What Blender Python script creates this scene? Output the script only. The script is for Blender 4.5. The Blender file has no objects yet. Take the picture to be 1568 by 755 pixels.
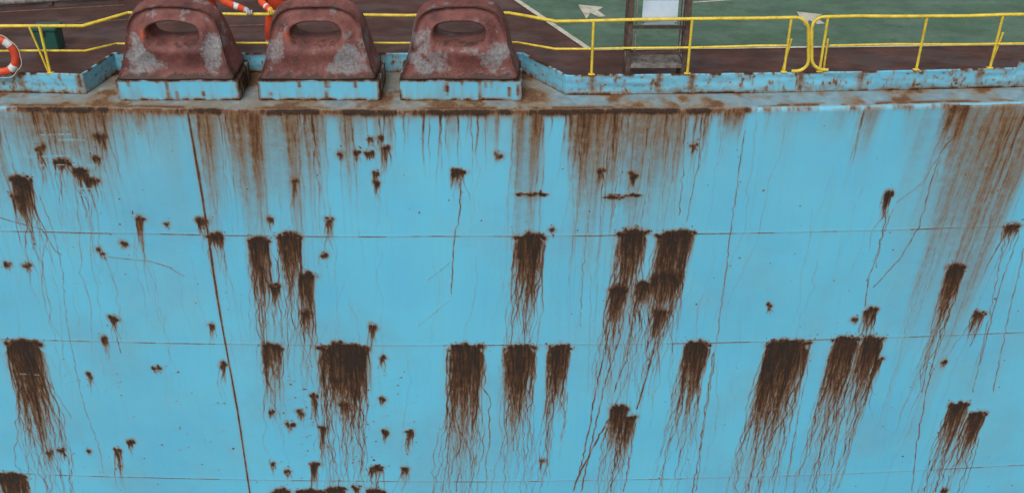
import bpy, bmesh, math, random
import numpy as np
from mathutils import Vector, noise as mnoise
random.seed(7); rng=np.random.default_rng(11)
sc=bpy.context.scene
sc.view_settings.view_transform='Standard'; sc.view_settings.look='None'; sc.view_settings.exposure=0
TH=math.radians(32); F=1680.0; CY,CZ=-15.34,7.15
cT,sT=math.cos(TH),math.sin(TH)
# ------------------------------------------------ survey helpers (photo measurement -> point on a real surface)
def at(u,v,y=None,z=None):
    a=(u-784)/F; b=(377-v)/F
    d=(a,cT+b*sT,-sT+b*cT)
    t=(y-CY)/d[1] if y is not None else (z-CZ)/d[2]
    return Vector((d[0]*t,CY+d[1]*t,CZ+d[2]*t))
def bulge(s): return 0.3*((s+1.5)/9.3)**2
def hull(u,v):
    y=0
    for _ in range(4):
        p=at(u,v,y=y); y=bulge(p.x)
    return p.x,-p.z
XL0,XL1=at(130,147,z=0).x,at(178,100,y=1.5).x
XR0,XR1=at(800,78,y=1.5).x,at(866,145,z=0).x
def coamY(x):
    if x<=XL0: return .55+bulge(x)
    if x<XL1: t=(x-XL0)/(XL1-XL0); return (.55+bulge(XL0))*(1-t)+1.5*t
    if x<=XR0: return 1.5
    if x<XR1: t=(x-XR0)/(XR1-XR0); return 1.5*(1-t)+(.58+bulge(XR1))*t
    return .58+bulge(x)
def rail(u,v):
    y=.8
    for _ in range(12):
        p=at(u,v,y=y); y=.5*y+.5*(coamY(p.x)+.015)
    return at(u,v,y=y)
# ------------------------------------------------ materials
def newmat(name):
    m=bpy.data.materials.new(name); m.use_nodes=True
    nt=m.node_tree; b=nt.nodes['Principled BSDF']; return m,nt,b
def N(nt,t,**k):
    n=nt.nodes.new(t)
    for a,v in k.items(): setattr(n,a,v)
    return n
def noise(nt,scale,detail=6,rough=.6,vec=None,stretch=None):
    tc=N(nt,'ShaderNodeNewGeometry')
    src=tc.outputs['Position']
    if stretch:
        mp=N(nt,'ShaderNodeMapping'); mp.inputs['Scale'].default_value=stretch
        nt.links.new(src,mp.inputs['Vector']); src=mp.outputs['Vector']
    n=N(nt,'ShaderNodeTexNoise'); n.inputs['Scale'].default_value=scale; n.inputs['Detail'].default_value=detail; n.inputs['Roughness'].default_value=rough
    nt.links.new(src,n.inputs['Vector']); return n.outputs['Fac']
def ramp(nt,fac,stops,mode='LINEAR'):
    r=N(nt,'ShaderNodeValToRGB'); r.color_ramp.interpolation=mode
    e=r.color_ramp.elements
    while len(e)<len(stops): e.new(.5)
    for i,(p,c) in enumerate(stops):
        e[i].position=p; e[i].color=(c if len(c)==4 else (*c,1)) if hasattr(c,'__len__') else (c,c,c,1)
    nt.links.new(fac,r.inputs['Fac']); return r.outputs['Color']
def mix(nt,fac,a,b,bt='MIX'):
    m=N(nt,'ShaderNodeMix',data_type='RGBA',blend_type=bt)
    for s,v in ((m.inputs[0],fac),(m.inputs[6],a),(m.inputs[7],b)):
        if isinstance(v,bpy.types.NodeSocket): nt.links.new(v,s)
        elif s is m.inputs[0] or s==m.inputs[0]: s.default_value=v
        else: s.default_value=(*v,1)
    return m.outputs[2]
def math_(nt,op,a,b,clamp=False):
    m=N(nt,'ShaderNodeMath',operation=op,use_clamp=clamp)
    for i,v in enumerate((a,b)):
        if isinstance(v,bpy.types.NodeSocket): nt.links.new(v,m.inputs[i])
        else: m.inputs[i].default_value=v
    return m.outputs[0]
def attr(nt,name):
    a=N(nt,'ShaderNodeAttribute',attribute_name=name); return a.outputs['Fac']
def bump(nt,b,h,strength,dist):
    n=N(nt,'ShaderNodeBump'); n.inputs['Strength'].default_value=strength; n.inputs['Distance'].default_value=dist
    nt.links.new(h,n.inputs['Height']); nt.links.new(n.outputs['Normal'],b.inputs['Normal'])

def make_hull_mat():
    m,nt,b=newmat('weathered_blue_hull_paint')
    big=noise(nt,.35,5,.6); fine=noise(nt,38,5,.7); st=noise(nt,6,6,.65,stretch=(3,1,.25)); cloud=noise(nt,1.3,8,.68)
    fib=noise(nt,30,4,.65,stretch=(1,1,.09))
    base=mix(nt,ramp(nt,big,[(.35,0.),(.68,1.)]),(.102,.44,.645),(.122,.50,.70))
    base=mix(nt,math_(nt,'MULTIPLY',ramp(nt,cloud,[(.42,0.),(.70,1.)]),.45),base,(.150,.475,.60))
    base=mix(nt,math_(nt,'MULTIPLY',ramp(nt,st,[(.5,0.),(.78,1.)]),.2),base,(.18,.38,.45))
    base=mix(nt,math_(nt,'MULTIPLY',ramp(nt,fine,[(.52,0.),(.8,1.)]),.15),base,(.3,.6,.7))
    g=math_(nt,'MULTIPLY',attr(nt,'grime'),ramp(nt,fine,[(.2,.75),(.7,1.)]),True)
    gc=ramp(nt,noise(nt,5,7,.7),[(.3,(.11,.088,.07)),(.5,(.20,.178,.155)),(.7,(.29,.29,.275))])
    c=mix(nt,g,base,gc)
    w=attr(nt,'wash')
    wf=math_(nt,'MULTIPLY',w,ramp(nt,fine,[(.25,.78),(.7,1.15)]),True)
    wc=ramp(nt,wf,[(0,(.27,.215,.11)),(.45,(.205,.125,.055)),(1,(.125,.066,.032))])
    c=mix(nt,wf,c,wc)
    r=attr(nt,'rust')
    dn=math_(nt,'ADD',math_(nt,'MULTIPLY',math_(nt,'SUBTRACT',fine,.5),1.1),math_(nt,'MULTIPLY',math_(nt,'SUBTRACT',fib,.47),1.9))
    rr=math_(nt,'ADD',r,math_(nt,'MULTIPLY',dn,r),True)
    rc=ramp(nt,rr,[(0,(.24,.155,.06)),(.25,(.185,.092,.028)),(.46,(.118,.050,.017)),(.72,(.055,.026,.013)),(1,(.025,.016,.012))])
    al=ramp(nt,rr,[(.0,0.),(.18,.52),(.40,.92),(.6,1.)])
    c=mix(nt,al,c,rc)
    nt.links.new(c,b.inputs['Base Color'])
    rg=math_(nt,'ADD',math_(nt,'MULTIPLY',rr,.45),.5,True); nt.links.new(rg,b.inputs['Roughness'])
    b.inputs['Specular IOR Level'].default_value=.3
    h=math_(nt,'ADD',math_(nt,'MULTIPLY',rr,math_(nt,'ADD',fine,.4)),math_(nt,'MULTIPLY',noise(nt,9,4),.3))
    bump(nt,b,h,.5,.013)
    return m
HULL=make_hull_mat()
def simple(name,c1,c2,scale=6,rough=.6,rust=0.,bumpd=.004,stops=(.4,.65),spec=.4,stretch=None):
    m,nt,b=newmat(name)
    c=mix(nt,ramp(nt,noise(nt,scale,7,.65,stretch=stretch),[(stops[0],0.),(stops[1],1.)]),c1,c2)
    f=noise(nt,scale*6,5,.7)
    if rust>0:
        c=mix(nt,ramp(nt,f,[(.72-rust,0.),(.80-rust,1.)]),c,(.09,.035,.018))
    nt.links.new(c,b.inputs['Base Color']); b.inputs['Roughness'].default_value=rough
    b.inputs['Specular IOR Level'].default_value=spec
    bump(nt,b,f,.4,bumpd); return m
YEL=simple('yellow_rail_paint',(.70,.53,.055),(.50,.36,.04),7,.5,rust=.13)
DARK=simple('rusty_dark_steel',(.05,.042,.04),(.13,.085,.065),9,.7,rust=.2)
GREENP=simple('dark_green_paint',(.012,.075,.055),(.02,.06,.045),5,.5,rust=.05)
ORANGE=simple('orange_fabric',(.62,.07,.02),(.45,.045,.018),8,.8)
BUOYO=simple('orange_buoy_shell',(.60,.07,.02),(.42,.04,.02),8,.5,rust=.05)
REFL=simple('white_tape',(.60,.61,.60),(.40,.41,.41),12,.4)
GLOVE=simple('grey_glove',(.42,.43,.44),(.3,.3,.31),15,.85)
YGLOVE=simple('yellow_glove',(.6,.42,.08),(.5,.33,.07),15,.85)
SKIN=simple('skin',(.42,.22,.15),(.38,.19,.13),15,.5)
BLACK=simple('black_rubber',(.02,.02,.02),(.035,.033,.03),15,.6)
ROPE=simple('rope_fibre',(.5,.47,.38),(.4,.36,.28),30,.9)
PANEL=simple('pale_panel',(.50,.60,.70),(.42,.5,.58),3,.35,rust=.02)
GRAT=simple('galvanised_grating',(.22,.21,.20),(.1,.08,.065),10,.6,rust=.15)
def deckmat(name,cols):
    m,nt,b=newmat(name)
    n=noise(nt,1.3,8,.68); f=noise(nt,22,6,.7); l=noise(nt,3.5,6,.7)
    c=ramp(nt,n,[(.3,cols[0]),(.48,cols[1]),(.7,cols[2])])
    c=mix(nt,ramp(nt,f,[(.50,0.),(.70,.8)]),c,cols[3])
    c=mix(nt,ramp(nt,l,[(.52,0.),(.64,.65)]),c,cols[3])
    nt.links.new(c,b.inputs['Base Color'])
    nt.links.new(ramp(nt,noise(nt,.9,5,.6,stretch=(1,2,1)),[(.4,.35),(.6,.75)]),b.inputs['Roughness'])
    b.inputs['Specular IOR Level'].default_value=.2
    bump(nt,b,f,.35,.006); return m
DECK=deckmat('oxide_red_deck_paint',[(.028,.015,.012),(.058,.025,.019),(.10,.040,.031),(.04,.03,.024)])
GREEN=deckmat('green_deck_paint',[(.040,.085,.058),(.06,.12,.08),(.085,.155,.105),(.055,.075,.05)])
LINE=deckmat('deck_line_paint',[(.34,.32,.25),(.46,.44,.36),(.5,.49,.43),(.22,.2,.15)])
def chockmat():
    m,nt,b=newmat('oxide_red_chock_paint')
    n=noise(nt,3.2,8,.72); f=noise(nt,26,6,.7); mid=noise(nt,6.5,7,.66); sm=noise(nt,3.6,5,.6)
    c=ramp(nt,n,[(.32,(.060,.023,.021)),(.48,(.145,.048,.041)),(.68,(.215,.085,.072))])
    c=mix(nt,ramp(nt,f,[(.47,0.),(.70,.65)]),c,(.06,.033,.027))
    pe=math_(nt,'ADD',math_(nt,'ADD',math_(nt,'MULTIPLY',sm,.72),math_(nt,'MULTIPLY',mid,.35)),math_(nt,'MULTIPLY',attr(nt,'peel'),.18))
    pf=ramp(nt,pe,[(.615,0.),(.67,.55),(.76,.85)])
    pc=ramp(nt,f,[(.3,(.10,.08,.075)),(.48,(.185,.19,.195)),(.7,(.28,.325,.345))])
    c=mix(nt,pf,c,pc)
    og=math_(nt,'MULTIPLY',attr(nt,'orange'),ramp(nt,mid,[(.4,0.),(.5,.8)]),True)
    c=mix(nt,og,c,(.40,.08,.032))
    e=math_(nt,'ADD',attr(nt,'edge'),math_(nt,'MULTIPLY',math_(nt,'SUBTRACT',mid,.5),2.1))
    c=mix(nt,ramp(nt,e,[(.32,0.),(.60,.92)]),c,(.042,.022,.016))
    nt.links.new(c,b.inputs['Base Color'])
    b.inputs['Roughness'].default_value=.62; b.inputs['Specular IOR Level'].default_value=.3
    bump(nt,b,math_(nt,'ADD',math_(nt,'ADD',f,mid),math_(nt,'MULTIPLY',pf,-.6)),.7,.009); return m
CHOCK=chockmat()
# ------------------------------------------------ mesh helpers
def grid_mesh(name,V,nr,nc,mat,attrs={},smooth=True):
    idx=np.arange(nr*nc,dtype=np.int32).reshape(nr,nc)
    q=np.stack([idx[:-1,:-1],idx[1:,:-1],idx[1:,1:],idx[:-1,1:]],-1).reshape(-1,4)
    me=bpy.data.meshes.new(name); nf=len(q)
    me.vertices.add(nr*nc); me.vertices.foreach_set('co',np.ascontiguousarray(V.reshape(-1),dtype=np.float32))
    me.loops.add(nf*4); me.loops.foreach_set('vertex_index',q.reshape(-1))
    me.polygons.add(nf); me.polygons.foreach_set('loop_start',np.arange(0,nf*4,4,dtype=np.int32))
    me.polygons.foreach_set('use_smooth',np.full(nf,smooth))
    me.update(calc_edges=True)
    for k,a in attrs.items():
        at_=me.attributes.new(k,'FLOAT','POINT'); at_.data.foreach_set('value',np.ascontiguousarray(a.reshape(-1),dtype=np.float32))
    me.materials.append(mat)
    o=bpy.data.objects.new(name,me); sc.collection.objects.link(o); return o
def empty(name,loc=(0,0,0)):
    o=bpy.data.objects.new(name,None); o.location=loc; sc.collection.objects.link(o); return o
def par(o,p):
    bpy.context.view_layer.update(); o.parent=p; o.matrix_parent_inverse=p.matrix_world.inverted(); return o
def sheet(name,pts,z,mat):
    me=bpy.data.meshes.new(name); me.from_pydata([(p[0],p[1],z) for p in pts],[],[list(range(len(pts)))])
    me.materials.append(mat); me.update()
    o=bpy.data.objects.new(name,me); sc.collection.objects.link(o)
    if me.polygons[0].normal.z<0: me.flip_normals()
    return o
def tube(name,pts,r,mat,parent=None,res=5):
    cu=bpy.data.curves.new(name,'CURVE'); cu.dimensions='3D'; cu.bevel_depth=r; cu.bevel_resolution=res; cu.use_fill_caps=True
    sp=cu.splines.new('POLY'); sp.points.add(len(pts)-1)
    for i,p in enumerate(pts): sp.points[i].co=(*p,1)
    for s in cu.splines: s.use_smooth=True
    cu.materials.append(mat)
    o=bpy.data.objects.new(name,cu); sc.collection.objects.link(o)
    if parent: par(o,parent)
    return o
def box(name,lo,hi,mat,parent=None,bev=.006):
    bm=bmesh.new(); bmesh.ops.create_cube(bm,size=1)
    for v in bm.verts:
        v.co=Vector([(lo[i]+hi[i])/2+v.co[i]*(hi[i]-lo[i]) for i in range(3)])
    if bev: bmesh.ops.bevel(bm,geom=bm.edges[:],offset=bev,segments=2,affect='EDGES')
    me=bpy.data.meshes.new(name); bm.to_mesh(me); bm.free(); me.materials.append(mat)
    o=bpy.data.objects.new(name,me); sc.collection.objects.link(o)
    if parent: par(o,parent)
    return o
def rs(g,nr,nc):
    def ax(n,m):
        r=np.linspace(0,n-1.001,m); i=r.astype(int); f=r-i; return i,f*f*(3-2*f)
    i,f=ax(g.shape[0],nr); A=g[i]*(1-f)[:,None]+g[i+1]*f[:,None]
    j,h=ax(g.shape[1],nc); return A[:,j]*(1-h)+A[:,j+1]*h
def fbm(nr,nc,cr,cc,octv=4,g=.55):
    o=np.zeros((nr,nc)); a=1;t=0
    for k in range(octv):
        R_=min(nr,int(cr*2**k))+2; C_=min(nc,int(cc*2**k))+2
        o+=a*rs(rng.random((R_,C_)),nr,nc); t+=a; a*=g
    return o/t
def sstep(a,b,x):
    t=np.clip((x-a)/(b-a),0,1); return t*t*(3-2*t)
# ------------------------------------------------ HULL
ds=.0115; S=np.arange(-11.2,11.2,ds); NC=len(S); r=.07
flat=np.arange(-1.9,-r,.02); arc=np.linspace(0,math.pi/2,8); vert=np.arange(r+.012,8.9,ds)
P=np.concatenate([flat,-r+2*r*arc/(math.pi/2),vert]); NR=len(P)
Y0=np.concatenate([-flat,r-r*np.sin(arc),np.zeros(len(vert))]); Z0=np.concatenate([np.zeros(len(flat)),-(r-r*np.cos(arc)),-vert])
R=np.zeros((NR,NC)); W=np.zeros((NR,NC)); G=np.zeros((NR,NC)); H=np.zeros((NR,NC))
fn=fbm(NR,NC,120,260,3); stn=fbm(NR,NC,6,420,3,.7)
def win(s0,s1,p0,p1):
    a,b=np.searchsorted(S,[s0,s1]); c,d=np.searchsorted(P,[p0,p1]); return slice(c,max(d,c)),slice(a,max(b,a))
def over(A,w,val): A[w]=1-(1-A[w])*(1-np.clip(val,0,1))
def blob(s,p,rx,rp,amp=1.,A=None,halo=0.):
    A=R if A is None else A
    k=3.5 if halo else 2
    w=win(s-k*rx,s+k*rx,p-k*rp,p+k*rp)
    if A[w].size==0: return
    d=np.hypot((S[w[1]][None,:]-s)/rx,(P[w[0]][:,None]-p)/rp)+(fn[w]-.5)*1.8
    A[w]=np.maximum(A[w],amp*sstep(1.35,.25,d))
    if halo: over(R,w,halo*np.exp(-(np.maximum(d,0)/1.7)**2))
def riv(s,p,L,sig,amp,lean=-.07,wand=.02,A=None,pw=.8):
    A=R if A is None else A
    c,d=np.searchsorted(P,[p,p+L]); n=d-c
    if n<3: return
    dp=P[c:d]-p
    k=max(3,int(L/.15)+2)
    wob=np.interp(np.linspace(0,k-1,n),np.arange(k),np.cumsum(rng.normal(0,wand,k)))
    wob-=wob[0]; cen=s+lean*dp+wob
    a,b=np.searchsorted(S,[cen.min()-3.5*sig,cen.max()+3.5*sig])
    if b-a<1: return
    t=dp/L
    sg=sig*(1.05-.35*t)
    br=np.interp(np.linspace(0,k-1,n),np.arange(k),rng.uniform(.45,1.15,k))
    val=amp*np.exp(-((S[a:b][None,:]-cen[:,None])/sg[:,None])**2)*(np.minimum(1,t*12+.2)*br*(1-t)**pw)[:,None]
    val*=(.6+.8*fn[c:d,a:b])
    over(A,(slice(c,d),slice(a,b)),val)
def curtain(s,p,w,L,amp,A,lean=-.07,edge=.18,kcol=.035,lo=.35,taper=.15,arch=0.,pw=1.1):
    c,d=np.searchsorted(P,[p,p+L*1.15]); n=d-c
    if n<3: return
    dp=P[c:d]-p; ext=abs(lean)*L*1.15
    a,b=np.searchsorted(S,[s-w*.75-ext,s+w*.75+ext])
    if b-a<2: return
    X=(S[a:b][None,:]-s-lean*dp[:,None])
    X=X/(w/2)*(1+taper*(dp[:,None]/L)) + (fn[c:d,a:b]-.5)*.15
    m=max(4,int(w/kcol))
    col=rng.random(m); ln=lo+(1-lo)*rng.random(m)**.8
    m2=m*3; col2=rng.random(m2)
    q=(np.clip(X,-1.3,1.3)+1.3)/2.6
    cv=np.interp(q*(m-1),np.arange(m),col); lv=np.interp(q*(m-1),np.arange(m),ln); cv2=np.interp(q*(m2-1),np.arange(m2),col2)
    shape=sstep(1.15,1.15-2*edge-.1,np.abs(X))
    lv=lv*(1-.35*np.clip(np.abs(X),0,1)**2)
    de=dp[:,None]-arch*w*X**2
    t=de/(L*lv)
    start=sstep(-.015,.03,de) if arch>0 else 1.
    val=amp*shape*start*(.30+.60*cv+.45*cv2)*np.clip(1-t,0,1)**pw
    val*=(.65+.7*fn[c:d,a:b])
    over(A,(slice(c,d),slice(a,b)),val)
def meas(u,v,w,L):
    s,p=hull(u,v); s1,_=hull(u-w/2,v); s2,_=hull(u+w/2,v); _,p2=hull(u,v+L); return s,p,s2-s1,p2-p
def heavy(u,v,w,L,amp=1.):
    s,p,wm,Lm=meas(u,v,w,L); big=w>=22
    nb=max(2,int(wm/.035))
    for i in range(nb):
        f=(i+.5)/nb-.5
        blob(s+f*wm+rng.normal(0,.014),p+rng.normal(0,.022)+f*f*.45*wm,rng.uniform(.020,.045),rng.uniform(.022,.045),rng.uniform(.75,1.)*min(1,amp+.05),halo=.28)
    for i in range(int(nb*1.5)):
        a=rng.uniform(.006,.013); blob(s+rng.uniform(-.64,.64)*wm,p+rng.normal(-.015,.05),a,a,.7)
    if big:
        curtain(s,p-.02,wm*1.0,Lm*.6,.60*amp,R,arch=.35)
        curtain(s,p-.02,wm*1.08,Lm*1.45,.68*amp,R,arch=.35,lo=.25,pw=.85,edge=.3,kcol=.028)
        curtain(s,p,wm*.6,Lm*1.2,.40*amp,R,lo=.4,edge=.5)
        curtain(s-.01,p,wm*.95,Lm*2.3,.45*amp,R,lo=.25,edge=.4,kcol=.02,pw=1.1,arch=.2)
        curtain(s-.02,p,wm*1.5,Lm*2.4,.50*amp,W,edge=.6)
    else:
        curtain(s,p,wm*.9,Lm*1.1,.62*amp,R,arch=.2); curtain(s-.01,p,wm*1.3,Lm*2.6+.1,.45*amp,W,edge=.5); curtain(s-.01,p,wm*.8,Lm*2.2+.1,.35*amp,R,edge=.4,kcol=.02)
    for i in range(int(wm/.026)+1):
        riv(s+rng.uniform(-.5,.5)*wm,p+rng.uniform(0,.1),Lm*rng.uniform(.8,1.8),rng.uniform(.008,.017),rng.uniform(.35,.75)*amp)
    for i in range(int(wm/.055)+1):
        riv(s+rng.uniform(-.55,.5)*wm,p+Lm*.15,Lm*rng.uniform(1.5,3.2)+(.8*rng.random() if big else 0),rng.uniform(.007,.011),rng.uniform(.32,.6)*amp,wand=.03,pw=.4)
    if big and amp>=1:
        for i in range(3+int(wm/.22)): riv(s+rng.uniform(-.55,.45)*wm,p+Lm*.3,rng.uniform(1.6,4),rng.uniform(.007,.010),rng.uniform(.3,.5),wand=.03,pw=.3)
HV=[(35,522,58,150),(32,272,30,55),(18,725,46,60),(395,364,34,100),(442,360,36,70),(421,439,14,22,.9),(470,420,26,80,.85),(468,478,16,30,.7),(415,528,32,60,.75),
(526,528,80,85),(545,530,36,80),(715,529,56,125,1),(797,530,50,100),(857,529,36,75),(812,360,46,95),(970,354,46,90),(1022,358,30,90),(1048,355,36,85),(985,432,22,30),(948,440,28,55,.85),(1020,420,50,40,.85),(1012,476,22,30,.8),
(1068,524,40,95),(1210,522,68,130),(1188,524,24,120,.9),(1297,517,42,110),(1338,518,34,95),(1335,474,20,30),(1465,408,28,60),(1500,478,18,25),(1470,618,30,65),(1497,632,26,60),(948,622,28,60),(966,638,20,55),
(700,262,18,18,.8),(1361,294,14,28,.9),(213,334,14,40,.7),(505,336,13,25,.7),(970,268,14,10),(1550,345,26,15,.9),(570,498,12,16),(173,487,10,12),(160,518,12,12,.8),(325,497,9,12,.8),(137,572,8,12,.7),(240,563,10,4,.8),
(494,655,9,34,.9),(480,605,9,28,.9),(481,710,14,28),(576,715,22,10),(628,660,11,20),(180,688,11,22),(93,688,9,8),(200,675,9,8,.8),(122,258,26,18),(95,247,24,12,.9),(62,225,14,30,.7),(148,240,13,10,.8),(140,275,20,12,.8),
(567,213,10,8,.8),(582,211,8,8,.8),(590,226,12,22,.8),(548,234,10,7,.8),(566,233,14,6),(575,264,9,14,.7),(577,280,8,12,.8),(522,236,7,5,.7),(450,276,8,24,.7),(415,336,7,8,.7),(762,236,9,5,.7),(920,260,9,25,.8),(1180,467,8,5,.8),(1445,553,7,5),(1446,749,10,9),
(310,337,18,16,.8),(330,361,26,14,.9),(188,370,8,6,.7),(155,386,8,6,.7),(255,342,7,4,.7),(10,403,10,5,.7),(43,406,8,4,.7),(585,548,8,10,.8),(585,610,9,5,.8),(590,662,9,7,.8),(620,716,10,14,.9),(443,650,9,6,.8),(460,632,9,8,.8),(418,710,8,6,.8),(440,720,9,7,.8),(415,630,7,5,.7),(342,557,9,20,.8),(497,388,7,4,.7),
(430,750,26,20),(475,750,40,24),(515,748,30,24),(575,750,24,20),(545,745,10,10),(1063,221,10,8,.6),(845,350,5,6,.6),(512,580,14,26,.7),(528,618,16,26,.6),(75,692,10,6,.8),(135,688,7,4,.6),(830,706,5,8,.5),(1346,550,9,30,.9),(1310,488,8,4,.6),
(155,208,16,20,.55),(30,300,26,30,.5)]
for h in HV: heavy(*h)
for (u,v,w,hh) in [(815,298,42,9),(962,299,56,9),(940,302,30,7)]:
    s,p,wm,_=meas(u,v,w,5)
    for i in range(16): blob(s+rng.uniform(-.5,.5)*wm,p+rng.normal(0,.018),rng.uniform(.02,.05),rng.uniform(.008,.025),.95,halo=.15)
    curtain(s,p,wm*.8,.45,.5,W)
TOP=[(20,60,170,.6,.1),(60,40,110,.75,.4),(90,46,150,.65,.2),(125,36,140,.65,.2),(155,34,100,.85,.45),(110,60,80,.5,.1),(215,34,60,.65,.3),(180,30,90,.5,.1),(250,40,120,.35,.05),(308,36,200,.75,.3),(322,24,150,.6,.15),(372,48,220,.9,.45),(392,24,170,.7,.35),(348,24,130,.6,.15),(440,28,210,.75,.3),(465,32,170,.75,.3),(487,20,150,.7,.3),(415,34,140,.45,.05),(530,28,130,.65,.25),(552,20,70,.4,.1),(597,14,80,.55,.2),(577,16,100,.45,.15),(640,30,60,.25,.0),(693,18,70,.65,.25),(745,26,50,.3,.0),(762,12,100,.5,.15),(796,20,190,.65,.2),(823,22,200,.9,.45),(810,48,290,.45,.0),
(880,22,100,.8,.4),(898,30,215,.9,.5),(920,28,220,.9,.4),(945,38,160,.75,.3),(980,46,180,.7,.28),(1020,48,150,.75,.28),(1045,24,165,.6,.2),(1075,44,80,.5,.15),(1122,34,60,.75,.5),(1135,14,60,.5,.25),(1180,30,40,.15,0),(1210,20,60,.15,0),(1335,34,90,.7,.12),(1290,30,60,.35,0),(1400,30,60,.2,0),(1464,30,80,.9,.65),(1478,18,130,.8,.45),(1500,36,300,.55,.08),(1530,34,240,.7,.22),(1555,38,320,.8,.3),(1515,70,380,.4,.0),(1470,60,240,.35,.0),(1425,24,260,.3,0),(1590,40,400,.7,.3),(-30,50,200,.5,.2),(-80,60,180,.5,.2)]
for (u,w,L,wa,ru) in TOP:
    s,p,wm,Lm=meas(u,172,w,L); k=-.03 if u<1150 else -.10
    curtain(s,.0,wm*1.5,Lm*1.4,wa*.78,W,lean=k,edge=.5,kcol=.08,lo=.5,pw=.85)
    curtain(s,.0,wm*1.1,Lm*1.1,wa*.55,W,lean=k,edge=.35,kcol=.035,lo=.4)
    if wa>.45:
        for i in range(int(wm/.05)): riv(s+rng.uniform(-.6,.6)*wm,0,Lm*rng.uniform(.5,2.2),rng.uniform(.007,.016),rng.uniform(.18,.45)*wa,lean=k,wand=.014)
    if ru>0: curtain(s,.0,wm*1.05,Lm*1.0,ru*1.0,R,lean=k,kcol=.04,lo=.2,edge=.35)
for (u,v,w,L,a) in [(440,180,150,620,.22),(400,180,90,300,.25),(520,540,110,240,.22),(715,540,90,240,.3),(1000,190,190,420,.25),(920,180,110,300,.25),(960,440,90,330,.3),(812,180,70,380,.25),(1210,540,90,260,.3),(1310,530,110,250,.28),(1475,180,180,600,.28),(40,180,120,140,.35),(110,180,150,190,.4),(1550,180,140,620,.4),(40,540,90,230,.3),(330,180,60,160,.3),(1460,430,70,200,.25),(1480,630,90,140,.3)]:
    s,p,wm,Lm=meas(u,v,w,L); curtain(s,max(p,0),wm,Lm,a*1.3,W,edge=.7,kcol=.07,lo=.5,lean=-.05)
for i in range(130):
    u=rng.choice([rng.uniform(430,640),rng.uniform(100,360),rng.uniform(640,1560)],p=[.6,.2,.2]); v=rng.uniform(560,745) if u<640 else rng.uniform(200,745)
    s,p=hull(u,v); rr_=rng.uniform(.006,.015) ; blob(s,p,rr_,rr_,.75,halo=.12)
    if u<640:
        L=rng.uniform(.15,.45)
        for t in np.linspace(0,1,16):
            w_=win(s-t*L-.04,s-t*L+.04,p+t*L*.35-.03,p+t*L*.35+.03)
            if W[w_].size: over(W,w_,.16*(1-t)*np.exp(-(((S[w_[1]][None,:]-s+t*L)/.02)**2+((P[w_[0]][:,None]-p-t*L*.35)/.013)**2)))
def stroke(pts,wid,amp,A=None,jit=.004):
    A=R if A is None else A; amp=min(.85,amp*1.2)
    q=[hull(*a) for a in pts]; pos=[]
    for a,b in zip(q[:-1],q[1:]):
        n=max(2,int(math.hypot(b[0]-a[0],b[1]-a[1])/.009))
        for i in range(n): pos.append((a[0]+(b[0]-a[0])*i/n,a[1]+(b[1]-a[1])*i/n))
    n=len(pos); k=n//10+3; wob=np.interp(np.linspace(0,k-1,n),np.arange(k),rng.normal(0,jit*2.2,k)); am=np.interp(np.linspace(0,k-1,n),np.arange(k),rng.uniform(.45,1.1,k))
    for i,(s,p) in enumerate(pos):
        s+=wob[i]; w_=win(s-wid*3,s+wid*3,p-wid*3,p+wid*3)
        if A[w_].size==0: continue
        A[w_]=np.maximum(A[w_],amp*am[i]*np.exp(-(((S[w_[1]][None,:]-s)/wid)**2+((P[w_[0]][:,None]-p)/wid)**2)))
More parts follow.
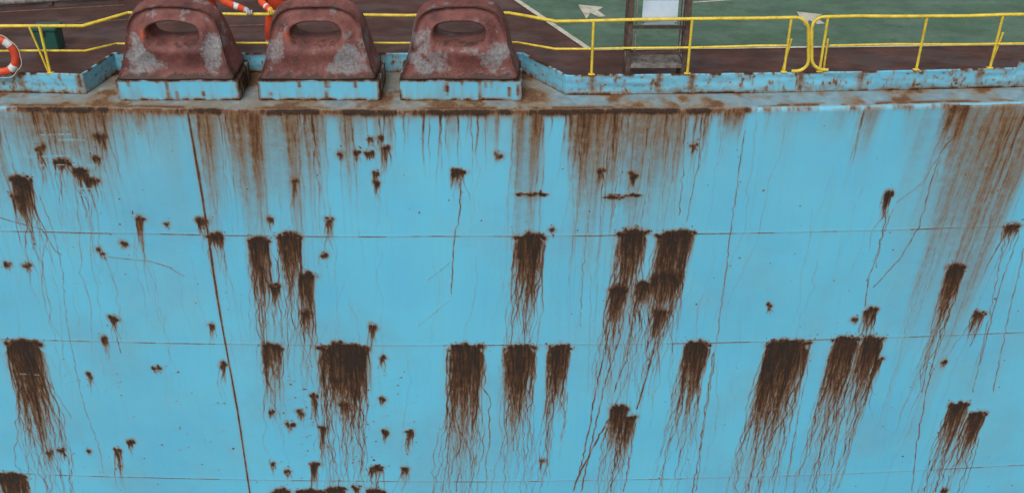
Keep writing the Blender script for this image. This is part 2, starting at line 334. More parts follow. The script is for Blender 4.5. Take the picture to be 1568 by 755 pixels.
for a in [([(1478,170),(1462,205),(1440,235),(1422,290),(1408,345),(1378,395),(1338,440)],.009,.5),([(1440,235),(1412,280),(1372,310)],.007,.35),([(1360,320),(1345,380),(1330,430),(1325,470)],.009,.5),([(1368,320),(1350,360),(1340,410)],.008,.4),
 ([(1012,480),(1000,540),(985,590),(975,625)],.014,.6),([(1035,440),(1010,500),(992,560)],.01,.5),([(945,450),(925,540),(912,600),(903,650),(893,700),(878,752)],.012,.6),([(960,450),(948,520),(925,590),(905,680),(890,752)],.012,.55),([(975,450),(962,540),(940,600)],.01,.5),([(932,640),(905,690),(880,740)],.016,.6),([(945,690),(935,752)],.012,.5),([(965,700),(955,752)],.01,.5),
 ([(1140,200),(1128,290),(1115,390),(1104,470),(1092,560),(1078,650),(1066,752)],.009,.42),([(1092,540),(1078,640),(1070,700),(1060,754)],.012,.5),([(706,272),(704,320),(694,380),(691,450)],.009,.6),([(691,400),(655,430)],.006,.3),([(688,460),(640,500)],.006,.25),
 ([(60,300),(80,350),(95,410),(100,480),(115,560),(128,620),(150,680),(160,725)],.007,.35),([(0,333),(30,342),(65,352),(85,385),(95,390)],.008,.45),([(165,393),(230,400),(262,410),(282,423)],.008,.4),([(60,560),(85,600),(110,640)],.008,.45),([(175,500),(185,540)],.008,.5),([(40,640),(70,700)],.008,.4),([(62,660),(72,752)],.008,.4),
 ([(690,640),(685,700),(678,752)],.010,.42),([(715,640),(706,700),(698,752)],.010,.42),([(735,620),(728,700),(722,740)],.009,.38),([(790,620),(786,690)],.009,.4),([(845,610),(840,680),(836,730)],.008,.38),([(870,600),(860,670)],.008,.35),([(1030,650),(1018,700),(1012,745)],.009,.42),([(1055,620),(1035,690)],.009,.4),
 ([(1165,640),(1155,700),(1146,752)],.010,.5),([(1185,640),(1172,700),(1162,752)],.010,.48),([(1205,650),(1192,710),(1184,752)],.009,.42),([(1225,620),(1212,690),(1202,752)],.009,.4),([(1265,620),(1255,690),(1248,752)],.009,.45),([(1290,630),(1276,700),(1270,752)],.010,.45),([(1320,620),(1300,690),(1285,745)],.009,.4),
 ([(1465,450),(1440,510),(1420,590),(1404,680),(1396,752)],.01,.5),([(1455,450),(1425,530),(1412,600)],.01,.5),([(1500,500),(1485,530)],.008,.5),([(1480,660),(1440,720),(1432,752)],.012,.55),([(1450,660),(1425,720),(1415,752)],.01,.5),([(1500,670),(1480,740)],.01,.45),([(1560,360),(1530,440),(1500,560)],.01,.4),([(1540,360),(1515,480),(1490,600)],.009,.4),([(1568,380),(1545,480),(1520,600)],.01,.4),([(1050,180),(1045,260),(1040,330)],.008,.45),([(1075,180),(1068,260),(1050,340)],.008,.4),([(905,420),(902,560),(900,600)],.006,.2),
 ([(900,340),(892,420),(888,500)],.009,.3),([(955,200),(945,280),(935,350)],.009,.3),([(1000,200),(990,290),(980,345)],.009,.3)]: stroke(*a)
s_a=hull(288,175)[0]; s_b=hull(383,752)[0]
def seam_s(p): return s_a+(s_b-s_a)*p/8.0
Sg,Pg=np.meshgrid(S,P)
vm=(Pg>0.02)
dd=np.abs(Sg-seam_s(Pg)-.012*np.sin(Pg*1.3)); wn=.011+.012*fbm(NR,NC,14,3,2)
R=np.maximum(R,vm*(.5+.5*fn)*.95*np.exp(-(dd/wn)**2)); over(W,(slice(None),slice(None)),vm*.3*np.exp(-(dd/.06)**2)*fbm(NR,NC,10,4,3))
H+=vm*.003*np.exp(-(dd/.02)**2)
for ps in (2.227,4.458,7.69):
    psn=ps+.012*(fbm(1,NC,1,26,3)-.5)
    e=np.exp(-((Pg-psn)/.012)**2); H+=.0025*e*(.6+.8*fbm(1,NC,1,60,3))
    lp=((Pg-psn)>0)*np.exp(-np.clip(Pg-psn,0,9)/.05)
    brk=sstep(.42,.7,fbm(1,NC,1,60,4)) ; R=np.maximum(R,np.exp(-((Pg-psn-.014)/.009)**2)*(brk*.42+.12))
    over(W,(slice(None),slice(None)),lp*.10)
for uu in (905,1140):
    s0=hull(uu,400)[0]; H+=vm*.002*np.exp(-((Sg-s0)/.02)**2)
nb_=fbm(1,NC,1,50,5,.7)[0]
xa,xb=hull(40,170)[0],hull(1142,168)[0]
on=sstep(xa-.3,xa+.2,S)*sstep(xb+.15,xb-.02,S)
amt=on*(.45+.6*sstep(.36,.56,nb_))+(1-on)*.35*sstep(.45,.68,nb_)
band=np.exp(-((Pg-.005)/.065)**2)
R=np.maximum(R,np.clip(amt[None,:]*band*(.5+1.0*fn)*1.1,0,1))
over(W,(slice(None),slice(None)),on[None,:]*np.exp(-(Pg/.12)**2)*.6*(.5+fn))
for i in range(240):
    s=rng.uniform(-11,11); k=np.interp(s,S,amt)
    riv(s,.0,rng.uniform(.1,1.2)*(.3+k),rng.uniform(.007,.018),rng.uniform(.12,.5)*(.2+k),lean=-.03,wand=.012)
for i in range(120):
    riv(rng.uniform(-11,11),rng.uniform(0,5),rng.uniform(.8,4),rng.uniform(.006,.009),rng.uniform(.07,.2),wand=.03,pw=.3)
for i in range(300):
    a=rng.uniform(.004,.009); blob(rng.uniform(-11,11),rng.uniform(0.1,8.8),a+.003,a+.003,rng.uniform(.3,.85))
fm=sstep(-.02,-.10,Pg); gn=fbm(NR,NC,40,60,5)
cen=sstep(-6.9,-6.3,Sg)*sstep(1.1,.3,Sg)
cn=1-cen
G=np.clip(fm*(.98*cen+cn*(.74+.24*sstep(.4,.62,gn))),0,1)
R=np.maximum(R,fm*sstep(.50,.74,gn+.04*cen)*.42)
R=np.maximum(R,fm*np.exp(-((Pg+.10)/.08)**2)*sstep(.42,.62,fbm(NR,NC,60,70,4))*.5)
over(W,(slice(None),slice(None)),fm*sstep(.40,.66,fbm(NR,NC,30,60,4))*.42)
mid_=(1-fm)
over(W,(slice(None),slice(None)),mid_*(sstep(.55,.8,stn)*.06+.06*sstep(.3,.8,fbm(NR,NC,4,8,3))))
over(W,(slice(None),slice(None)),mid_*np.exp(-np.clip(Pg,0,9)/.5)*.25*sstep(.3,.75,fbm(NR,NC,3,120,3)))
G=np.maximum(G,mid_*.14*sstep(.42,.7,fbm(NR,NC,8,22,5)))
for (u0,u1,v) in [(60,150,252),(70,160,289),(58,96,262),(100,158,433),(30,110,238),(120,150,300),(25,60,573),(60,110,206),(90,130,215)]:
    a=hull(u0,v); b=hull(u1,v+2)
    w_=win(a[0],b[0],a[1]-.06,a[1]+.06); nk=w_[1].stop-w_[1].start
    if nk<3: continue
    k=np.exp(-((P[w_[0]][:,None]-a[1]-.02*np.sin(S[w_[1]][None,:]*3))/.014)**2)*sstep(.40,.58,fbm(1,nk,1,14,3))
    R[w_]*=(1-k*.9); W[w_]*=(1-k*.9); G[w_]=np.maximum(G[w_],k*.35)
V=np.zeros((NR,NC,3)); lowf=(fbm(NR,NC,5,12,2)-.5)*.035
disp=H+lowf*np.clip(Pg/.4,0,1)
V[...,0]=S[None,:]; V[...,1]=bulge(S)[None,:]+Y0[:,None]-disp; V[...,2]=Z0[:,None]
edgew=(fbm(1,NC,1,40,3)[0]-.5)*.025
V[...,2]+=edgew[None,:]*np.exp(-(Pg/.15)**2)
hullE=empty('ship_hull')
o=grid_mesh('side_plating',V,NR,NC,HULL,{'rust':np.clip(R,0,1),'wash':np.clip(W,0,.92),'grime':G}); par(o,hullE)
def ext(name,s0,s1,p0,p1,n=30):
    ss=np.linspace(s0,s1,n); pp=np.linspace(p0,p1,8); v=np.zeros((8,n,3)); v[...,0]=ss; v[...,1]=bulge(ss); v[...,2]=-pp[:,None]
    par(grid_mesh(name,v,8,n,HULL),hullE)
ext('lower_plating',-11.2,11.19,8.9,13,40); ext('plating_aft',-30,-11.2,0,13); ext('plating_forward',11.19,30,0,13)
box('far_side',(-30,25,-13),(30,25.3,0),HULL,hullE)
# ------------------------------------------------ deck
xs=np.linspace(-30,30,400); pts=[(x,coamY(x)+.01) for x in xs]
deck=sheet('deck',pts+[(30,25),(-30,25)],.016,DECK)
for s0,s1 in ((-30,-11.2),(11.19,30)):
    q=np.linspace(s0,s1,30); par(sheet('waterway',[(x,bulge(x)) for x in q]+[(x,coamY(x)+.02) for x in q[::-1]],0,HULL),hullE)
Z=.020
def zp(u,v,z): p=at(u,v,z=z); return (p.x,p.y)
A_=zp(770,-14,Z); B_=zp(903,76,Z); C_=zp(1575,68,Z)
dx=(C_[0]-B_[0]); dy=(C_[1]-B_[1]); C2=(B_[0]+dx*3,B_[1]+dy*3); ax=(A_[0]-B_[0]); ay=(A_[1]-B_[1]); A2=(B_[0]+ax*3,B_[1]+ay*3)
sheet('green_deck_area',[B_,C2,(C2[0],20),(A2[0],20),A2],Z,GREEN)
def line(name,a,b,w,z=.024):
    a=Vector(a);b=Vector(b); d=(b-a).normalized(); n=Vector((-d.y,d.x))*w/2
    return sheet(name,[a-n,b-n,b+n,a+n],z,LINE)
line('painted_deck_line',B_,A2,.10); line('painted_deck_line',(B_[0]+.06,B_[1]-.02),C2,.07,.028)
line('painted_deck_line',zp(1058,4,.024),zp(1200,-6,.024),.05)
def arrow(u,v):
    pts=[(-20,-10),(19,-6),(10,-1),(23,8),(12,9),(-1,3),(-7,12)]
    sheet('painted_arrow',[zp(u+a,v+b,.024) for a,b in pts],.024,LINE)
arrow(905,17); arrow(1240,28)
for (a,b) in [((0,44),(200,30)),((345,40),(420,38)),((-20,20),(190,8))]:
    pa,pb=at(*a,z=.018),at(*b,z=.018); tube('deck_weld_seam',[pa,pb],.014,DARK)
pp=[at(-60,8,z=.12),at(210,-10,z=.12)]; pe=empty('deck_pipe'); tube('pipe',pp,.06,GRAT,pe)
for t in (.1,.5,.9):
    q=pp[0].lerp(pp[1],t); box('support',(q.x-.04,q.y-.05,.017),(q.x+.04,q.y+.05,.07),DARK,pe)
# ------------------------------------------------ coaming
def coaming():
    step=.0125; X=[-11.2]
    while X[-1]<11.2:
        x=X[-1]; sl=(coamY(x+.003)-coamY(x))/.003; X.append(x+step/math.sqrt(1+sl*sl))
    X=np.array(X); Yc=np.array([coamY(x) for x in X]); n=len(X)
    hs=np.linspace(0,1,22); nr=len(hs)
    hgt=np.where(X>at(1556,120,y=.85).x,.46,.335)
    v=np.zeros((nr,n,3)); v[...,0]=X; v[...,1]=Yc+0; v[...,2]=hs[::-1][:,None]*hgt[None,:]
    v[...,1]+=(fbm(nr,n,2,30,2)-.5)*.03; v[...,2]+=((fbm(1,n,1,40,3)-.5)*.02)*hs[::-1][:,None]
    f=fbm(nr,n,6,250,4); st=fbm(nr,n,1.5,300,3,.8); h=hs[::-1][:,None]
    brk=fbm(1,n,1,70,4)
    Rr=np.exp(-(h/.12)**2)*(.3+.8*sstep(.42,.62,brk))*(.3+.9*f)
    Rr=np.maximum(Rr,np.exp(-((1-h)/.06)**2)*sstep(.44,.62,fbm(1,n,1,120,3))*(.3+.9*f))
    Rr=np.maximum(Rr,sstep(.64,.78,st)*(.2+.4*f)); Rr=np.maximum(Rr,sstep(.74,.82,f)*.6)
    for uu in (1228,1320,1010,1060,908,30,1500,120):
        xx=rail(uu,110).x; Rr=np.maximum(Rr,np.exp(-((X[None,:]-xx)/.06)**2)*(.15+.5*f)*(.5+h*.5))
    Ww=np.clip(sstep(.5,.72,st)*.45+np.exp(-(h/.35)**2)*.55*f,0,1)
    o=grid_mesh('deck_edge_coaming',v,nr,n,HULL,{'rust':np.clip(Rr,0,1),'wash':Ww,'grime':np.clip(.18+.38*sstep(.48,.65,f),0,1)*np.ones_like(Rr)})
    m=o.modifiers.new('thick','SOLIDIFY'); m.thickness=.035; m.offset=-1
coaming()
# ------------------------------------------------ chocks
def chock(cx,seed):
    E=empty('panama_chock',(cx,.4,0))
    arch=[(.0,1.41),(.22,1.405),(.42,1.38),(.56,1.32),(.66,1.20),(.705,1.07),(.75,.85),(.81,.62),(.875,.44),(.93,.345)]
    arch=arch+[(.5,.345),(0,.345)]
    poly=arch+[(-x,z) for x,z in arch[-2::-1]][:-1]
    zc=1.03; NA=120
    def cast(phi):
        d=(math.sin(phi),math.cos(phi)); best=None
        for i in range(len(poly)):
            a=poly[i];b=poly[(i+1)%len(poly)]
            ex,ez=b[0]-a[0],b[1]-a[1]; den=d[0]*ez-d[1]*ex
            if abs(den)<1e-9: continue
            t=((a[0])*ez-(a[1]-zc)*ex)/den; s=((a[0])*d[1]-(a[1]-zc)*d[0])/den
            if t>0 and -1e-6<=s<=1+1e-6: best=t if best is None else max(best,t)
        return (d[0]*best,zc+d[1]*best)
    O=[];Hh=[]
    for k in range(NA):
        phi=2*math.pi*k/NA; O.append(cast(phi)); e=2/2.5
        th=math.atan2(math.cos(phi)/.75,math.sin(phi)); c,s=math.cos(th),math.sin(th)
        Hh.append((math.copysign(abs(c)**e,c)*.37,zc+math.copysign(abs(s)**e,s)*.15))
    yf=lambda z:.40+.32*max(0,(z-.34)/1.05)**1.2
    yb=1.25
    st=[('h',1.0,.30,.1),('h',1.0,.15,.3),('h',1.02,.06,.35),('q',.05,.0,.42),('q',.13,-.05,.15),('q',.24,-.055,0),('q',.40,-.01,0),('q',.58,.045,0),('q',.76,.06,0),('q',.88,.035,.05),('q',.945,.0,.25),('q',.985,-.008,.62),('q',1.0,.012,.62),('o',1.0,.035,.3),('o',1.015,.12,.05),('o',1.055,.32,.1),('b',1.05,-.14,.1),('b',1.01,-.03,.3),('b',.94,0,.3),('bq',.4,0,0),('bh',1.05,-.06,.2),('bh',1.0,-.16,0)]
    V=[];pe=[];ed=[];og=[]
    for (m,q,dy,e) in st:
        for k in range(NA):
            hx,hz=Hh[k];ox,oz=O[k]
            if m in('h','bh'): x=hx*q; z=zc+(hz-zc)*q
            elif m in('q','bq'): x=hx+(ox-hx)*q; z=hz+(oz-hz)*q
            else: x=ox*min(q,1.01); z=.345+(oz-.345)*q
            up=max(0,min(1,(z-.34)/1.05))
            if m=='q': dy2=dy*(1 if z>zc-.1 or dy<0.02 else .6)
            else: dy2=dy
            y=yf(z)+dy2 if m in('h','q','o') else yb-.16*up+dy2
            x+=.022*mnoise.noise(Vector((x*3+cx,z*3,y*3))); y+=.035*mnoise.noise(Vector((x*2.3+cx,z*2.3,7)))
            V.append((x,y-.4,max(z,.342)))
            p=0
            if m=='q' and q>.15:
                p=1.0*math.exp(-((abs(x)-.55)/.24)**2-((z-.66)/.28)**2)+.35*math.exp(-((z-.95)/.3)**2)*(abs(x)>.45)
                p+=.7*math.exp(-((x-(-.35 if seed%2 else .1))/.3)**2-((z-.52)/.12)**2)
            if m=='o': p=.5*math.exp(-((z-.9)/.4)**2)
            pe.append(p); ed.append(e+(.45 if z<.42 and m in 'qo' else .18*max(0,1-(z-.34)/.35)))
            og.append(.9*math.exp(-((x+.44)/.06)**2-((z-1.02)/.08)**2) if m in('h','q') and seed<3 else 0)
    n=len(st); Fc=[]
    for i in range(n):
        for k in range(NA):
            Fc.append((i*NA+k,i*NA+(k+1)%NA,((i+1)%n)*NA+(k+1)%NA,((i+1)%n)*NA+k))
    me=bpy.data.meshes.new('casting'); me.from_pydata([(a+cx,b+.4,c) for a,b,c in V],[],Fc)
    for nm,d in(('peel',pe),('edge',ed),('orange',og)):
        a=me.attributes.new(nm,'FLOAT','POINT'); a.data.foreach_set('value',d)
    bm=bmesh.new(); bm.from_mesh(me); bmesh.ops.recalc_face_normals(bm,faces=bm.faces); bm.to_mesh(me); bm.free()
    me.materials.append(CHOCK)
    for p in me.polygons: p.use_smooth=True
    o=bpy.data.objects.new('casting',me); sc.collection.objects.link(o); par(o,E)
    s=o.modifiers.new('s','SUBSURF'); s.levels=1; s.render_levels=1
    bm=bmesh.new(); bmesh.ops.create_cube(bm,size=1)
    for v in bm.verts: v.co=Vector((cx+v.co.x*1.90,.815+v.co.y*.85,.17+v.co.z*.34))
    bmesh.ops.bevel(bm,geom=bm.edges[:],offset=.015,segments=2,affect='EDGES')
    bmesh.ops.subdivide_edges(bm,edges=[e for e in bm.edges if e.calc_length()>.1],cuts=40,use_grid_fill=True)
    me=bpy.data.meshes.new('seat'); bm.to_mesh(me); bm.free(); me.materials.append(HULL)
    ru=[];wa=[];gr=[]
    for v in me.vertices:
        c=v.co; nn=mnoise.fractal(Vector((c.x*9,c.y*9,c.z*5+seed)),1,2,4); ns=mnoise.fractal(Vector((c.x*22,c.y*22,c.z*2+seed)),1,2,3)
        a=max(math.exp(-((c.z-.345)/.022)**2)*(.8+nn),math.exp(-(c.z/.04)**2)*(.6+nn),(.35+.4*nn) if ns>.5 else 0, .9*math.exp(-((abs(c.x-cx)-.95)/.02)**2)*(.55+nn))
        if seed==3: a=max(a,.9*math.exp(-((c.x-cx+.2+.03*nn)/.02)**2)*(.6+nn))
        side=1 if abs(c.x-cx)>.945 else 0
        ru.append(max(0,min(1,a))); wa.append(max(0,min(.7,ns*.5+.05+side*.4+.25*math.exp(-(c.z/.12)**2)))); gr.append(.1+.5*side)
    for nm,d in(('rust',ru),('wash',wa),('grime',gr)):
        a=me.attributes.new(nm,'FLOAT','POINT'); a.data.foreach_set('value',d)
    o=bpy.data.objects.new('seat',me); sc.collection.objects.link(o); par(o,E)
for i,u in enumerate((270,487,705)):
    p=at(u,123,y=.4); chock(p.x,i+1)
# ------------------------------------------------ railings
def railing(top,mid,posts,braces=[],loops=[]):
    E=empty('yellow_deck_railing')
    def path(ps,r,nm):
        q=[rail(*p) for p in ps]; out=[q[0]]
        for a,b in zip(q[:-1],q[1:]):
            n=max(1,int((b-a).length/.5))
            for i in range(1,n+1):
                c=a.lerp(b,i/n)
                if i<n: c.z+=rng.normal(0,.005)
                out.append(c)
        tube(nm,out,r,YEL,E)
    path(top,.026,'top_rail'); path(mid,.018,'mid_rail')
    for (u,v) in posts:
        t=rail(u,v); tube('post',[t,Vector((t.x,t.y,.33))],.021,YEL,E); box('foot',(t.x-.05,t.y-.03,.336),(t.x+.05,t.y+.04,.35),YEL,E)
    for (u,v,u2) in braces:
        t=rail(u,v); b=rail(u2,110); tube('brace',[t,Vector((b.x,b.y+.05,.335))],.016,YEL,E)
    for L in loops: tube('end_loop',[rail(*p) for p in L],.026,YEL,E)
railing([(-120,40),(0,40),(126,40),(196,20)],[(-120,78),(0,78),(130,78),(178,67)],[(60,40),(-60,40)],[(45,42,72)])
railing([(196,20),(420,22),(625,24),(778,20)],[(178,67),(400,66),(620,66),(792,65)],[])
def arcp(c,rx,ry,a0,a1,n=8): return [(c[0]+rx*math.cos(math.radians(a0+(a1-a0)*i/n)),c[1]-ry*math.sin(math.radians(a0+(a1-a0)*i/n))) for i in range(n+1)]
railing([(778,20),(852,33),(1060,29),(1218,27)],[(792,65),(850,75),(1060,73),(1208,70)],[(909,32),(1060,29),(1212,27)],[(1212,60,1199)],[[(1216,27)]+arcp((1218,46),20,19,90,0)+arcp((1218,92),20,17,0,-90)+[(1212,109)]])
railing([(1264,26),(1420,25),(1600,22),(1680,20)],[(1270,70),(1420,68),(1600,66),(1680,65)],[(1268,26),(1420,25),(1536,23)],[(1536,50,1516),(1268,60,1262)],[[(1264,26)]+arcp((1262,46),19,20,90,180)+arcp((1262,90),19,17,180,270)+[(1268,107)]])
# ------------------------------------------------ lifebuoy
E=empty('lifebuoy'); c=rail(0,81); c.y-=.10
bm=bmesh.new(); n1,n2=64,20; Rr,rr_=.275,.062; vs=[]
for i in range(n1):
    a=2*math.pi*i/n1
    for j in range(n2):
        b=2*math.pi*j/n2; q=(Rr+rr_*math.cos(b)); vs.append(bm.verts.new((c.x+q*math.cos(a),c.y+.8*rr_*math.sin(b),c.z+q*math.sin(a))))
for i in range(n1):
    for j in range(n2):
        f=bm.faces.new((vs[i*n2+j],vs[i*n2+(j+1)%n2],vs[((i+1)%n1)*n2+(j+1)%n2],vs[((i+1)%n1)*n2+j])); f.smooth=True
        a=(i+.5)/n1*360; f.material_index=1 if min(abs((a-k+180)%360-180) for k in(45,135,225,315))<9 else 0
bmesh.ops.recalc_face_normals(bm,faces=bm.faces)
me=bpy.data.meshes.new('ring'); bm.to_mesh(me); bm.free(); me.materials.append(BUOYO); me.materials.append(REFL)
o=bpy.data.objects.new('ring',me); sc.collection.objects.link(o); par(o,E)
for k in range(4):
    q=[]
    for i in range(13):
        a=math.radians(45+90*k+90*i/12); R3=Rr+rr_+.012+.02*abs(math.sin(2*math.pi*i/12))
        q.append((c.x+R3*math.cos(a),c.y-.01,c.z+R3*math.sin(a)-.015*math.sin(math.pi*i/12)))
    tube('grab_line',q,.007,ROPE,E)
# ------------------------------------------------ green deck locker
E=empty('green_deck_locker'); a=at(56,80,z=.0); b=at(91,80,z=.0); hgt=.42
box('body',(a.x,a.y,.018),(b.x,a.y+.32,hgt-.05),GREENP,E,.01); box('lid',(a.x-.02,a.y-.02,hgt-.048),(b.x+.02,a.y+.34,hgt),GREENP,E,.01)
box('latch',(a.x+.16,a.y-.035,hgt-.11),(a.x+.21,a.y-.003,hgt-.02),DARK,E,.004)
# ------------------------------------------------ boarding ladder frame
E=empty('boarding_ladder'); y0,y1=.80,1.30
xl=at(964,60,y=y0).x; xr=at(1051,60,y=y0).x
for x in(xl,xr):
    box('stringer',(x-.04,y0-.03,.018),(x+.04,y0+.05,3.2),DARK,E,.008); box('rear_post',(x-.03,y1,.018),(x+.03,y1+.06,3.2),DARK,E,.008)
    box('side_plate',(x-.015,y0+.052,.33),(x+.015,y1-.002,.45),GRAT,E,.004)
    for z in(.85,1.35,2.1): box('side_bar',(x-.02,y0+.052,z),(x+.02,y1-.002,z+.04),DARK,E,.004)
    box('inner_rail',(x+(.09 if x==xl else -.09)-.012,y0,.62),(x+(.09 if x==xl else -.09)+.012,y0+.03,3.1),GRAT,E,.003)
box('tread_front',(xl+.042,y0-.02,.38),(xr-.042,y0+.02,.44),GRAT,E,.004); box('tread_back',(xl+.042,y1-.04,.38),(xr-.042,y1,.44),GRAT,E,.004)
for i in range(11):
    yy=y0+.045+i*.04; box('grating_bar',(xl+.03,yy,.395),(xr-.03,yy+.012,.435),GRAT,E,0)
for i in range(9):
    xx=xl+.08+i*(xr-xl-.16)/8; box('grating_cross',(xx,y0+.022,.40),(xx+.008,y1-.042,.437),GRAT,E,0)
for z in(.60,1.02,1.5,2.0,2.5): box('rung',(xl+.042,y0-.01,z),(xr-.042,y0+.03,z+.045),DARK,E,.006)
box('nameboard',(xl+.17,y0-.035,1.10),(xr-.17,y0-.014,1.48),PANEL,E,.004)
for x in (xl+.19,xr-.19): box('bolt',(x-.012,y0-.045,1.12),(x+.012,y0-.036,1.14),DARK,E,.003)
# ------------------------------------------------ workers
def worker(px,py,lh,rh,lean,glove,elL=None,elR=None,spread=.11):
    E=empty('worker_in_orange_coverall',(px,py,0))
    pel=Vector((px,py,.93)); chest=Vector((px+lean[0]*.6,py+lean[1]*.6,1.22)); sh=Vector((px+lean[0],py+lean[1],1.42)); neck=sh+Vector((lean[0]*.1,lean[1]*.15,.09))
    verts=[pel,chest,sh,neck]; rad=[(.17,.14),(.18,.14),(.15,.11),(.065,.065)]; ed=[(0,1),(1,2),(2,3)]; tag={(0,1):'o',(1,2):'o',(2,3):'s'}
    for sx,hand,el in((-1,rh,elR),(1,lh,elL)):
        s=sh+Vector((sx*.2,0,-.02))
        if el is None:
            m=(s+hand)/2; el=m+Vector((sx*.10,.06,-.10))
        wr=el.lerp(hand,.80)
        i=len(verts); verts+= [s,el,wr,hand]; rad+=[(.085,.085),(.066,.066),(.054,.054),(.038,.045)]
        ed+=[(2,i),(i,i+1),(i+1,i+2),(i+2,i+3)]; tag[(2,i)]='o';tag[(i,i+1)]='b';tag[(i+1,i+2)]='b';tag[(i+2,i+3)]='g'
        hp=pel+Vector((sx*.10,0,-.07)); kn=Vector((px+sx*spread,py-.03,.50)); an=Vector((px+sx*(spread+.02),py+.02,.11)); toe=an+Vector((0,-.17,-.045))
        i=len(verts); verts+=[hp,kn,an,toe]; rad+=[(.115,.12),(.085,.085),(.065,.065),(.048,.04)]
        ed+=[(0,i),(i,i+1),(i+1,i+2),(i+2,i+3)]; tag[(0,i)]='o';tag[(i,i+1)]='o';tag[(i+1,i+2)]='k';tag[(i+2,i+3)]='f'
    me=bpy.data.meshes.new('body'); me.from_pydata(verts,ed,[]); o=bpy.data.objects.new('body',me); sc.collection.objects.link(o)
    o.modifiers.new('sk','SKIN').use_smooth_shade=True; s=o.modifiers.new('ss','SUBSURF'); s.levels=2; s.render_levels=2
    for i,v in enumerate(me.skin_vertices[0].data): v.radius=rad[i]; v.use_root=(i==0)
    bpy.context.view_layer.update()
    m2=bpy.data.meshes.new_from_object(o.evaluated_get(bpy.context.evaluated_depsgraph_get())); bpy.data.objects.remove(o)
    o=bpy.data.objects.new('body',m2); sc.collection.objects.link(o); m2.materials.clear()
    for m in(ORANGE,REFL,glove,SKIN,BLACK): m2.materials.append(m)
    for f in m2.polygons:
        c=f.center; best=1e9
        for e,(a,b) in enumerate(ed):
            A=verts[a];B=verts[b]; t=max(0,min(1,(c-A).dot(B-A)/(B-A).length_squared)); d=(c-A.lerp(B,t)).length
            if d<best: best=d; bt=t; bg=tag[(a,b)]
        f.material_index={'o':0,'s':3,'g':2,'f':4}.get(bg,0)
        if bg=='b' and .5<bt<.72: f.material_index=1
        if bg=='k' and .25<bt<.45: f.material_index=1
        if bg=='k' and bt>.93: f.material_index=4
        f.use_smooth=True
    par(o,E)
    for hand,sx in((rh,-1),(lh,1)):
        for k in range(5):
            if k<4: ch=[hand+Vector(((k-1.5)*.024,.02,.01)),hand+Vector(((k-1.5)*.026,-.035,.028)),hand+Vector(((k-1.5)*.026,-.068,.0)),hand+Vector(((k-1.5)*.025,-.06,-.038+.004*k)),hand+Vector(((k-1.5)*.024,-.035,-.052+.004*k))]
            else: ch=[hand+Vector((-sx*.03,.02,0)),hand+Vector((-sx*.055,-.005,-.015)),hand+Vector((-sx*.05,-.02,-.045)),hand+Vector((-sx*.035,-.03,-.062))]
            f=bpy.data.meshes.new('finger'); f.from_pydata(ch,[(i,i+1) for i in range(len(ch)-1)],[]); fo=bpy.data.objects.new('finger',f); sc.collection.objects.link(fo)
            fo.modifiers.new('s','SKIN').use_smooth_shade=True; q=fo.modifiers.new('b','SUBSURF'); q.levels=1; q.render_levels=1
            for i,v in enumerate(f.skin_vertices[0].data): r_=.0125-.0012*i; v.radius=(r_,r_)
            f.materials.append(glove); par(fo,E)
    hc=neck+Vector((0,-.03,.13)); bm=bmesh.new(); bmesh.ops.create_uvsphere(bm,u_segments=32,v_segments=24,radius=1)
    for v in bm.verts:
        x,y,z=v.co; w=.075*(1-.22*max(0,-z)); nose=.024*math.exp(-(x/.16)**2-((z+.12)/.2)**2) if y<0 else 0
        eye=-.008*(math.exp(-((abs(x)-.4)/.16)**2-((z-.06)/.12)**2)) if y<0 else 0
        v.co=Vector((x*w,y*.095-nose-eye,z*.118))+hc
    me=bpy.data.meshes.new('head'); bm.to_mesh(me); bm.free(); me.materials.append(SKIN)
    for f in me.polygons:f.use_smooth=True
    o=bpy.data.objects.new('head',me); sc.collection.objects.link(o); par(o,E)
    for sx in(-1,1):
        for nm,off,r3,mt in(('eye',(sx*.03,-.082,.008),(.012,.008,.007),REFL),('pupil',(sx*.03,-.0895,.008),(.005,.003,.005),BLACK),('ear',(sx*.076,.005,0),(.01,.02,.03),SKIN)):
            bm=bmesh.new(); bmesh.ops.create_uvsphere(bm,u_segments=12,v_segments=8,radius=1)
            for v in bm.verts: v.co=Vector((v.co.x*r3[0],v.co.y*r3[1],v.co.z*r3[2]))+hc+Vector(off)
            me=bpy.data.meshes.new(nm); bm.to_mesh(me); bm.free(); me.materials.append(mt); o=bpy.data.objects.new(nm,me); sc.collection.objects.link(o); par(o,E)
    tube('mouth',[hc+Vector((-.022,-.083,-.055)),hc+Vector((0,-.088,-.057)),hc+Vector((.022,-.083,-.055))],.004,BUOYO,E)
    bm=bmesh.new(); bmesh.ops.create_uvsphere(bm,u_segments=32,v_segments=16,radius=1)
    bmesh.ops.delete(bm,geom=[v for v in bm.verts if v.co.z<-.05],context='VERTS')
    for v in bm.verts:
        k=1.22 if v.co.z<.1 else 1
        v.co=Vector((v.co.x*.098*k,v.co.y*.118*k-(.02 if v.co.y<0 and k>1 else 0),v.co.z*.11))+hc+Vector((0,0,.04))
    me=bpy.data.meshes.new('helmet'); bm.to_mesh(me); bm.free(); me.materials.append(REFL)
    for f in me.polygons:f.use_smooth=True
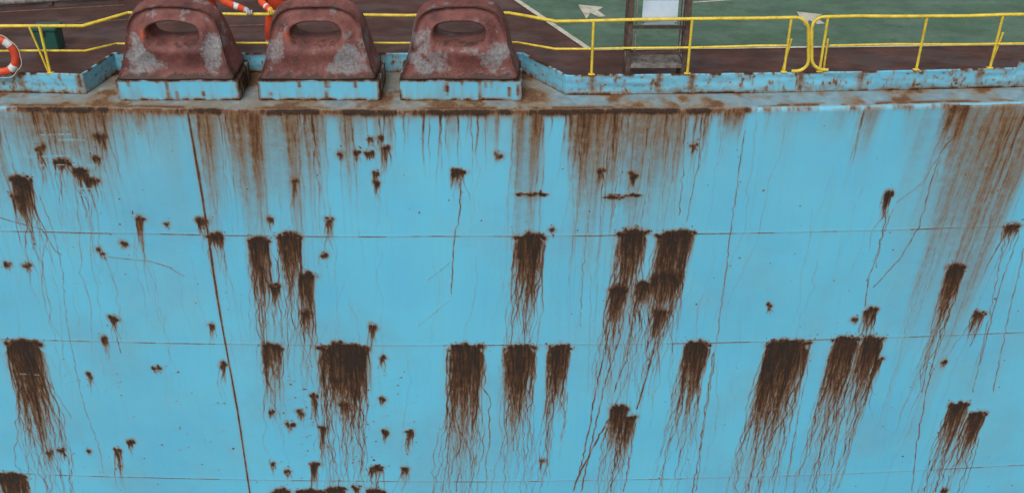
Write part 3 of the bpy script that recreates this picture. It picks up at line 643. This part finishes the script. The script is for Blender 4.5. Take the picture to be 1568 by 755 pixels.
    o=bpy.data.objects.new('helmet',me); sc.collection.objects.link(o); o.modifiers.new('t','SOLIDIFY').thickness=.004; par(o,E)
h1=rail(383,21)+Vector((0,0,.035)); h0=rail(250,20)+Vector((0,0,.035))
worker(-5.0,1.98,h1,h0,(-.02,-.2),GLOVE,elL=h1+Vector((-.42,.10,.13)))
g1=rail(417,21)+Vector((0,0,.035)); g2=rail(455,20)+Vector((0,0,.035))
worker(-3.84,2.0,g2,g1,(0,-.18),YGLOVE,spread=.19)
# ------------------------------------------------ sea
m,nt,b=newmat('sea_water'); b.inputs['Base Color'].default_value=(.03,.06,.06,1); b.inputs['Roughness'].default_value=.12
bump(nt,b,noise(nt,.6,6,.6),.6,.4)
sheet('sea',[(-3000,-3000),(3000,-3000),(3000,3000),(-3000,3000)],-12.5,m)
# ------------------------------------------------ light
w=bpy.data.worlds.new('World'); sc.world=w; w.use_nodes=True; nt=w.node_tree; bg=nt.nodes['Background']
sky=nt.nodes.new('ShaderNodeTexSky'); sky.sky_type='NISHITA'; sky.sun_disc=False; EL,AZ=math.radians(52),math.radians(200)
sky.sun_elevation=EL; sky.sun_rotation=AZ; sky.dust_density=4
hs=nt.nodes.new('ShaderNodeHueSaturation'); hs.inputs['Saturation'].default_value=.22
nt.links.new(sky.outputs[0],hs.inputs['Color']); nt.links.new(hs.outputs[0],bg.inputs['Color']); bg.inputs['Strength'].default_value=.145
L=bpy.data.lights.new('sun','SUN'); L.energy=1.45; L.angle=math.radians(25); L.color=(1,.97,.93)
lo=bpy.data.objects.new('sun',L); sc.collection.objects.link(lo)
dirv=Vector((math.sin(AZ)*math.cos(EL),math.cos(AZ)*math.cos(EL),math.sin(EL))); lo.rotation_euler=dirv.to_track_quat('Z','Y').to_euler()
# ------------------------------------------------ camera
cd=bpy.data.cameras.new('camera'); cd.sensor_width=36; cd.lens=36*F/1568; cd.clip_end=8000
co=bpy.data.objects.new('camera',cd); co.location=(0,CY,CZ); co.rotation_euler=(math.pi/2-TH,0,0); sc.collection.objects.link(co); sc.camera=co
